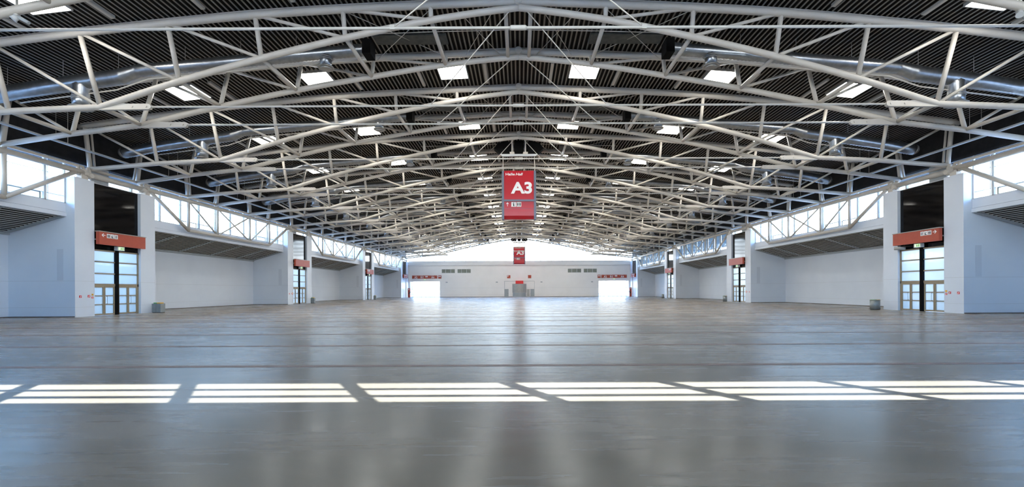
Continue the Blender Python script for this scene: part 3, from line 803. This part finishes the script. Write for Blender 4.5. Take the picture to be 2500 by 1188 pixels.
for r, q in enumerate(ROWS[:6]):
    for k in range(14):
        xq = (k-6.5)/7.0
        if abs(xq) > 0.9: continue
        X = xq*W
        if ch0 is None:
            ch0 = MB().box(-0.12, 0.12, -1.6, 1.6, -0.10, 0.06).obj('ceiling_channel', M['batten']); o = ch0
            MB().box(-0.08, 0.08, -1.55, 1.55, -0.13, -0.10).obj('cover_strip', M['steel'], ch0)
        else: o = copy_tree(ch0)
        o.location = (X, Y(q)+0.5, zdeck(X)-0.02); o.rotation_euler = (0, -slope(X), 0)
        side = 'left' if xq < 0 else 'right'
        tag(o, 'pale channel strip under the deck, %s from the ridge, %s side, %s row' % (('first', 'second', 'third', 'fourth', 'fifth', 'sixth', 'seventh')[int(abs(xq)*7)], side, nth(r)), 'channel strip', 'channel strips under the roof deck')

# cable trays high on the side walls
for side in (-1, 1):
    wn_ = 'left' if side < 0 else 'right'
    for k, (x, z) in enumerate(((35.25, 13.5), (34.35, 13.2))):
        b = MB().box(side*x-0.12, side*x+0.12, YN+0.2, YF-0.4, z, z+0.05)
        b.box(side*x-0.14, side*x-0.12, YN+0.2, YF-0.4, z, z+0.11); b.box(side*x+0.12, side*x+0.14, YN+0.2, YF-0.4, z, z+0.11)
        o = b.obj('cable_tray', M['beam'])
        for c in PAIRS: MB().tube([(side*x, Y(c+PAIR/2), z+0.03), (side*x, Y(c+PAIR/2), zdeck(x)+0.05)], 0.02, 6).obj('hanger', M['greymetal'], o)
        tag(o, 'grey cable tray along the %s wall below the roof, %s one' % (wn_, 'outer' if k == 0 else 'inner'), 'cable tray')

# ---------------------------------------------------------------- hanging hall signs
def hall_sign(q, nearest):
    y = Y(q)
    lab = 'large red A3 hall sign hanging from the ridge, the nearer and bigger looking one' if nearest else 'smaller looking red A3 sign hanging before the far glazed gable'
    zt, zb = (14.83, 9.60) if nearest else (15.3, 10.0)
    t = thing('hall_sign', lab, 'sign', (0, y, zb))
    H = zt-zb
    # faces: 70 per cent upper panel, cross bar, lower panel
    yb = 0.9
    MB().box(-1.60, 1.60, 0.03, yb, 2.12, H-0.02).obj('upper_panel', M['red'], t)
    MB().box(-1.60, 1.60, 0.03, yb, 0.40, 1.93).obj('lower_panel', M['red'], t)
    MB().box(-1.60, 1.60, 0.022, 0.03, 1.17, 1.19).obj('panel_joint', M['signframe'], t)
    MB().prism([(0.03, 0.40), (0.30, 0.06), (yb-0.02, 0.06), (yb, 0.40)], 'x', -1.60, 1.60).obj('underside', M['red'], t)
    for s in (-1, 1):
        f = MB().box(min(s*1.60, s*1.83), max(s*1.60, s*1.83), -0.04, yb+0.04, 0.0, H-0.05)
        f.obj('frame_post', M['signframe'], t)
    MB().box(-1.83, 1.83, -0.07, yb+0.07, 1.93, 2.12).obj('frame_bar', M['signframe'], t)
    # writing
    lettering('lettering', 'Halle', -1.42, H-0.52, 0.27, t, M['white'], width=0.98, y=0.022, bold=0.012)
    lettering('lettering', 'Hall', -0.34, H-0.52, 0.27, t, M['white'], width=0.76, y=0.022, bold=0.012, shear=0.25)
    lettering('numeral', 'A3', -0.86, H-2.48, 1.27, t, M['white'], width=2.26, y=0.022, bold=0.035)
    a = MB().prism([(-1.23+p*0.5, 1.62+r_*0.5) for p, r_ in [(0.0, .42), (.28, .12), (.22, .04), (.05, .22), (.05, -.42), (-.05, -.42), (-.05, .22), (-.22, .04), (-.28, .12)]], 'y', 0.018, 0.03)
    a.obj('arrow', M['white'], t)
    for k, x0 in enumerate((-0.82, -0.26)):
        pl = MB().box(x0, x0+0.5, 0.018, 0.03, 1.36, 1.86).obj('pictogram', M['white'], t)
        g_ = MB()
        if k == 0:
            g_.box(x0+0.19, x0+0.31, 0.010, 0.018, 1.44, 1.68); g_.box(x0+0.14, x0+0.36, 0.010, 0.018, 1.42, 1.47); g_.box(x0+0.14, x0+0.25, 0.010, 0.018, 1.64, 1.69); g_.box(x0+0.19, x0+0.31, 0.010, 0.018, 1.72, 1.80)
        else:
            for cx in (x0+0.13, x0+0.37):
                g_.prism([(cx+p*0.45, 1.42+r_*0.48) for p, r_ in ico_man], 'y', 0.010, 0.018); g_.box(cx-0.04, cx+0.04, 0.010, 0.018, 1.74, 1.82)
            g_.box(x0+0.245, x0+0.255, 0.010, 0.018, 1.40, 1.82)
        g_.obj('symbol', M['glyph'], pl)
    # rods up to the carrier beam
    zc = Z(0.4105)
    for s in (-1, 1):
        MB().tube([(s*1.70, 0.4, H-0.1), (s*1.70, 0.4, zc-zb)], 0.035, 8).obj('hanging_rod', M['steel'], t)
        MB().tube([(s*0.55, 0.4, H-0.1), (s*0.55, 0.4, H+0.35)], 0.05, 8).obj('lug', M['steel'], t)
    b = MB().prism([(-2.05, zc+0.12), (-1.75, zc-0.10), (1.75, zc-0.10), (2.05, zc+0.12)], 'y', y+0.25, y+0.55)
    sh = Vector((0, y+0.4, zc))
    c = shift(b, sh).obj('carrier_beam', M['whiteframe']); c.location = sh
    for s in (-1, 1):
        MB().tube([(s*0.73, 0, 0.1), (s*0.73, 0, Z(0.46)-zc)], 0.05, 8).obj('hanger', M['steel'], c)
        MB().box(s*0.73-0.25, s*0.73+0.25, -0.15, 0.15, 0.1, 0.35).obj('clamp', M['steel'], c)
    tag(c, 'pale carrier beam under the ridge holding the %s red A3 sign' % ('nearer' if nearest else 'far'), 'beam')
    # three black housings under the ridge
    for k, (x0, x1, z0, z1) in enumerate(((-2.58, -0.86, 0.4265, 0.4625), (-0.52, 0.52, 0.4265, 0.4630), (0.86, 2.58, 0.4265, 0.4625))):
        ym = y+1.6
        if k == 0: pl = [(x0+0.35, Z(z0)), (x1, Z(z0)), (x1+0.1, Z(z1)-0.4), (x1-0.35, Z(z1)), (x0+0.3, Z(z1)-0.25), (x0-0.15, Z(z0)+0.45)]
        elif k == 2: pl = [(x0, Z(z0)), (x1-0.35, Z(z0)), (x1+0.15, Z(z0)+0.45), (x1-0.3, Z(z1)-0.25), (x0+0.35, Z(z1)), (x0-0.1, Z(z1)-0.4)]
        else: pl = [(x0+0.12, Z(z0)), (x1-0.12, Z(z0)), (x1, Z(z0)+0.4), (x1, Z(z1)), (x0, Z(z1)), (x0, Z(z0)+0.4)]
        b = MB().prism(pl, 'y', -0.5, 0.4)
        o = shift(b, (0, 0, Z(z0))).obj('loudspeaker', M['black']); o.location = (0, ym, Z(z0))
        hz = zdeck((x0+x1)/2)-Z(z0)+0.05
        MB().tube([((x0+x1)/2, 0, 0.6), ((x0+x1)/2, 0, hz)], 0.05, 8).obj('hanger', M['black'], o)
        tag(o, 'black housing hanging at the ridge, %s one of three above the %s A3 sign' % (('left', 'middle', 'right')[k], 'nearer' if nearest else 'far'), 'housing')
hall_sign(1.235, True)
hall_sign(3.50, False)

# ---------------------------------------------------------------- waste bins
def bin_(x, y, w, h, rnd, lab):
    t = thing('waste_bin', lab, 'bin', (x, y, 0), 'waste bins by the doors')
    if rnd:
        MB().tube([(0, 0, 0.04), (0, 0, h-0.05)], w/2, 28).obj('body', M['bin'], t, True)
        MB().tube([(0, 0, 0), (0, 0, 0.05)], w/2-0.04, 28).obj('plinth', M['black'], t, True)
        MB().tube([(0, 0, h-0.05), (0, 0, h)], w/2+0.015, 28).obj('rim', M['greymetal'], t, True)
    else:
        MB().box(-w/2, w/2, -w*.35, w*.35, 0.05, h-0.06).obj('body', M['bin'], t)
        MB().box(-w/2+.03, w/2-.03, -w*.32, w*.32, 0, 0.05).obj('plinth', M['black'], t)
    MB().box(-w*0.36, 0, -w*.28, w*.28, h-0.06 if not rnd else h, h+0.03).obj('green_lid', M['green'], t)
    MB().box(w*0.02, w*0.38, -w*.28, w*.28, h-0.06 if not rnd else h, h+0.03).obj('yellow_lid', M['yellow'], t)
    for xx in ((-w/6, w/6) if not rnd else ()):
        MB().box(xx-0.01, xx+0.01, -w*.35-0.005, -w*.35, 0.1, h-0.1).obj('divider', M['greymetal'], t)
bin_(-0.9776*W, Y(1.1096), 0.83, 0.95, False, 'grey waste bin with green and yellow lids beside the nearest left door')
bin_(-0.98*W, Y(1.945), 0.62, 0.95, False, 'small grey waste bin beside the second left door')
bin_(-0.98*W, Y(2.78), 0.62, 0.95, False, 'distant grey waste bin beside the third left door')
bin_(0.967*W, Y(1.114), 0.82, 0.95, True, 'round grey metal waste bin beside the nearest right door')
bin_(0.98*W, Y(1.953), 0.68, 0.95, True, 'small round waste bin beside the second right door')
bin_(0.98*W, Y(2.80), 0.62, 0.95, True, 'distant round waste bin beside the third right door')

# ---------------------------------------------------------------- far wall: entrances, signs, kiosk
YW = YF
for s, (a, b) in ((-1, EN[0]), (1, EN[1])):
    wn_ = 'left' if s < 0 else 'right'
    d = thing('door_%d' % dn, 'x', 'x', ((a+b)/2, YW+0.3, 0)); del d['label']; del d['category']; struct(d); dn += 1
    bs_ = Vector(((a+b)/2, YW+0.3, 0))
    # vestibule box and its doors
    v = MB()
    v.box(a-0.1, a, YW+0.3, YW+4, 0, 5.1); v.box(b, b+0.1, YW+0.3, YW+4, 0, 5.1)
    shift(v, bs_).obj('vestibule_cheek', M['whiteframe'], d)
    f = MB()
    xx = a+0.6; wdt = (b-a-1.2)/6
    for k in range(7):
        f.box(xx+k*wdt-0.045, xx+k*wdt+0.045, YW+1.5, YW+1.6, 0, 3.0 if k not in (0, 3, 6) else 5.0)
    for z in (2.5, 2.95): f.box(a, b, YW+1.5, YW+1.6, z-0.05, z+0.05)
    f.box(a, b, YW+1.5, YW+1.6, 0.0, 0.12); f.box(a, b, YW+1.5, YW+1.6, 0.95, 1.0); f.box(a, b, YW+1.5, YW+1.6, 4.9, 5.0)
    shift(f, bs_).obj('door_frame', M['frame'], d)
    shift(MB().box(a, b, YW+1.54, YW+1.56, 0.1, 4.95), bs_).obj('pane', M['glass'], d)
    f = MB()
    for z in (0.9, 2.6, 3.4): f.box(a+0.02, a+1.1, YW+0.4, YW+0.45, z-0.03, z+0.03)
    for x_ in (a+0.05, a+0.6, a+1.1): f.box(x_-0.04, x_+0.04, YW+0.4, YW+0.45, 0, 5.0)
    shift(f, bs_).obj('side_screen', M['whiteframe'], d)
    # banner with hall numbers
    if s < 0: u0, u1, t0, t1 = FX(1006.4), FX(1067.9), FX(1070.3), FX(1077.8)
    else: u0, u1, t0, t1 = FX(1468.3), FX(1530.1), FX(1458.9), FX(1466.2)
    zc = 5.95
    t = thing('direction_sign', 'long terracotta direction sign A2, B,C and A4 over the far %s entrance' % wn_, 'sign', (u0, YW-0.15, zc))
    L = u1-u0
    MB().box(0, L, 0, 0.14, 0, 1.0).obj('panel', M['rust'], t)
    lettering('lettering', 'A2', L*0.09, 0.08, 0.62, t, M['white'], y=-0.008, bold=0.03)
    lettering('lettering', 'B,C', L*0.34, 0.08, 0.62, t, M['white'], y=-0.008, bold=0.03)
    lettering('lettering', 'A4', L*0.76, 0.08, 0.62, t, M['white'], y=-0.008, bold=0.03)
    for p in (0.02, 0.255, 0.475, 0.71, 0.955):
        MB().prism([(L*p+q*0.3+0.08, 0.80+r_*0.3) for q, r_ in ARROW_L], 'y', -0.008, 0.0).obj('arrow', M['white'], t)
    for p in (0.53, 0.58):
        MB().box(L*p, L*p+0.34, -0.008, 0.0, 0.42, 0.86).obj('pictogram', M['white'], t)
    for p in (0.10, 0.33, 0.76):
        q_ = MB(); 
        for k in range(5): q_.box(L*p+k*0.17, L*p+k*0.17+0.11, -0.008, 0, 0.80, 0.90)
        q_.obj('lettering', M['white'], t)
    t = thing('square_sign', 'small square terracotta sign with white symbols beside the far %s direction sign' % wn_, 'sign', (t0, YW-0.15, zc))
    MB().box(0, t1-t0, 0, 0.14, 0, 1.0).obj('panel', M['rust'], t)
    for k in range(2): MB().box(0.12+k*0.4, 0.42+k*0.4, -0.008, 0, 0.5, 0.82).obj('pictogram', M['white'], t)
    # exit sign
    t = thing('exit_sign', 'small green exit sign under the far %s direction sign' % wn_, 'exit sign', ((u0+u1)/2, YW-0.12, 5.5))
    MB().box(-0.35, 0.35, 0, 0.12, 0, 0.28).obj('housing', M['whiteframe'], t)
    MB().box(-0.30, 0.30, -0.01, 0, 0.04, 0.24).obj('face', M['exit'], t)
    # red column beside the entrance
    xc = FX(997.9) if s < 0 else FX(1540.2)
    t = thing('red_column', 'tall narrow red hydrant cabinet with a phone at the far %s corner' % wn_, 'cabinet', (xc*0.975, Y(3.62), 0))
    MB().box(-0.37, 0.37, -0.3, 0.3, 0, 2.85).obj('body', M['rust'], t)
    MB().box(-0.15, 0.10, -0.31, -0.3, 2.35, 2.6).obj('symbol', M['white'], t)
    MB().box(0.0 if s < 0 else -0.3, 0.3 if s < 0 else 0.0, -0.42, -0.3, 1.05, 1.55).obj('phone', M['glyph'], t)
    MB().prism([(s*-0.37, 1.35), (s*-0.60, 1.65), (s*-0.55, 1.70), (s*-0.37, 1.85)], 'y', -0.35, -0.1).obj('hood', M['greymetal'], t)
# mid wall details
def wall_plate(name, u0, u1, v0, v1, m, lab, cat, dep=0.12, z0=None, z1=None):
    x0, x1 = FX(u0), FX(u1); za = FZ(v1) if z0 is None else z0; zb = FZ(v0) if z1 is None else z1
    o = MB().box(0, x1-x0, -dep, 0, 0, zb-za).obj(name, M[m]); o.location = (x0, YW, za); return tag(o, lab, cat)
o = wall_plate('square_sign', 1238.3, 1246.2, 671.3, 678.8, 'rust', 'small square terracotta sign, left one above the round steel booth', 'sign')
MB().box(0.12, 0.42, -0.13, -0.12, 0.55, 0.9).obj('pictogram', M['white'], o)
o = wall_plate('square_sign', 1289.3, 1297.0, 671.3, 678.8, 'rust', 'small square terracotta sign, right one above the round steel booth', 'sign')
wall_plate('red_panel', 1259, 1277.6, 684.9, 692.2, 'brightred', 'bright red rectangular panel on top of the round steel booth', 'sign', 1.2)
t = thing('steel_booth', 'rounded grey sheet metal booth against the middle of the far wall', 'booth', (0, YW, 0))
def halfcyl(r, dpt, z0, z1):
    pts = [(r*math.cos(a), -dpt*math.sin(a)) for a in [PI*k/24 for k in range(25)]]
    return MB().prism(pts[::-1], 'z', z0, z1)
halfcyl(2.22, 1.5, 1.35, 4.05).obj('upper_shell', M['greymetal'], t)
halfcyl(2.10, 1.4, 0.0, 1.33).obj('lower_shell', M['beam'], t)
halfcyl(2.26, 1.54, 4.05, 4.12).obj('rim', M['beam'], t)
o = MB().box(0, 1.25, -0.04, 0, 0, 2.5).obj('service_door', M['beam']); o.location = (FX(1232), YW, 0); tag(o, 'small grey service door left of the round steel booth', 'door')
MB().box(1.08, 1.16, -0.1, -0.04, 1.0, 1.15).obj('door_handle', M['black'], o)
o = MB().box(0, 1.25, -0.04, 0, 0, 2.5).obj('service_door', M['beam']); o.location = (FX(1294.6), YW, 0); tag(o, 'small grey service door right of the round steel booth', 'door')
MB().box(0.08, 0.16, -0.1, -0.04, 1.0, 1.15).obj('door_handle', M['black'], o)
o = MB().box(0, 0.95, -0.08, 0, 0, 2.45).obj('side_panel', M['greymetal']); o.location = (FX(1285.5)+0.05, YW, 0); tag(o, 'narrow cream metal panel between the booth and the right service door', 'panel')
b = MB(); b.box(FX(1232), FX(1304.4), YW-0.03, YW, FZ(686.3), FZ(685.6)); b.box(FX(1231.4), FX(1232), YW-0.03, YW, 0, FZ(685.6)); b.box(FX(1304.4), FX(1305), YW-0.03, YW, 0, FZ(685.6))
struct(b.obj('trim_82', M['beam']))
for k, (u, lab) in enumerate(((1090.6, 'left of the left direction sign end'), (1213, 'left of centre'), (1322, 'right of centre'), (1445.5, 'near the right entrance'))):
    o = wall_plate('vent_grille', u-2.4, u+2.4, 687.0, 689.2, 'beam', 'tiny grey vent grille on the far wall, %s' % ('near the left entrance' if k == 0 else lab), 'vent', 0.03)

# world outside: low buildings beyond the side windows and beyond the far gable
for k, (x0, x1, y0, y1, h, lab) in enumerate((
        (-95, -75, 5, 60, 12.5, 'pale neighbouring hall seen faintly through the left windows'),
        (75, 95, 0, 70, 12.5, 'pale neighbouring hall seen faintly through the right windows'))):
    o = MB().box(x0, x1, y0, y1, -0.31, h).obj('neighbour_building', M['facade'])
    MB().box(x0-0.3, x1+0.3, y0-0.3, y1+0.3, h, h+0.5).obj('roof_edge', M['whiteframe'], o)
    tag(o, lab, 'building')

# narrow flush panels on the recess end walls
tn = 90
for side in (-1, 1):
    for c in bays()[1:]:
        y1 = Y(c-0.1017)
        struct(MB().box(*sorted((side*1.026*W, side*1.040*W)), y1-0.012, y1, 2.95, 5.45).obj('trim_%d' % tn, M['panelpaint'])); tn += 1

# cameras under the nearest truss
for side in (-1, 1):
    wn_ = 'left' if side < 0 else 'right'
    x, y, z = side*0.6125*W, Y(PAIRS[0]+0.0455), Z(0.337)
    t = thing('security_camera', 'small white and grey camera hanging at the top %s corner of the picture' % wn_, 'camera', (x, y, z))
    MB().tube([(0, 0, 0.12), (0, 0, 0.75)], 0.045, 10).obj('pole', M['steel'], t, True)
    MB().tube([(0, 0, 0.14), (0, 0, 0.0)], [0.10, 0.13], 14).obj('joint', M['greymetal'], t, True)
    MB().tube([(0.0, -0.02, 0.02), (0.42, 0.10, -0.22)], 0.075, 12).obj('body', M['beam'], t, True)
    MB().tube([(0.02, 0, 0.0), (-0.08, -0.08, -0.16)], [0.10, 0.14], 14).obj('dome', M['whiteframe'], t, True)
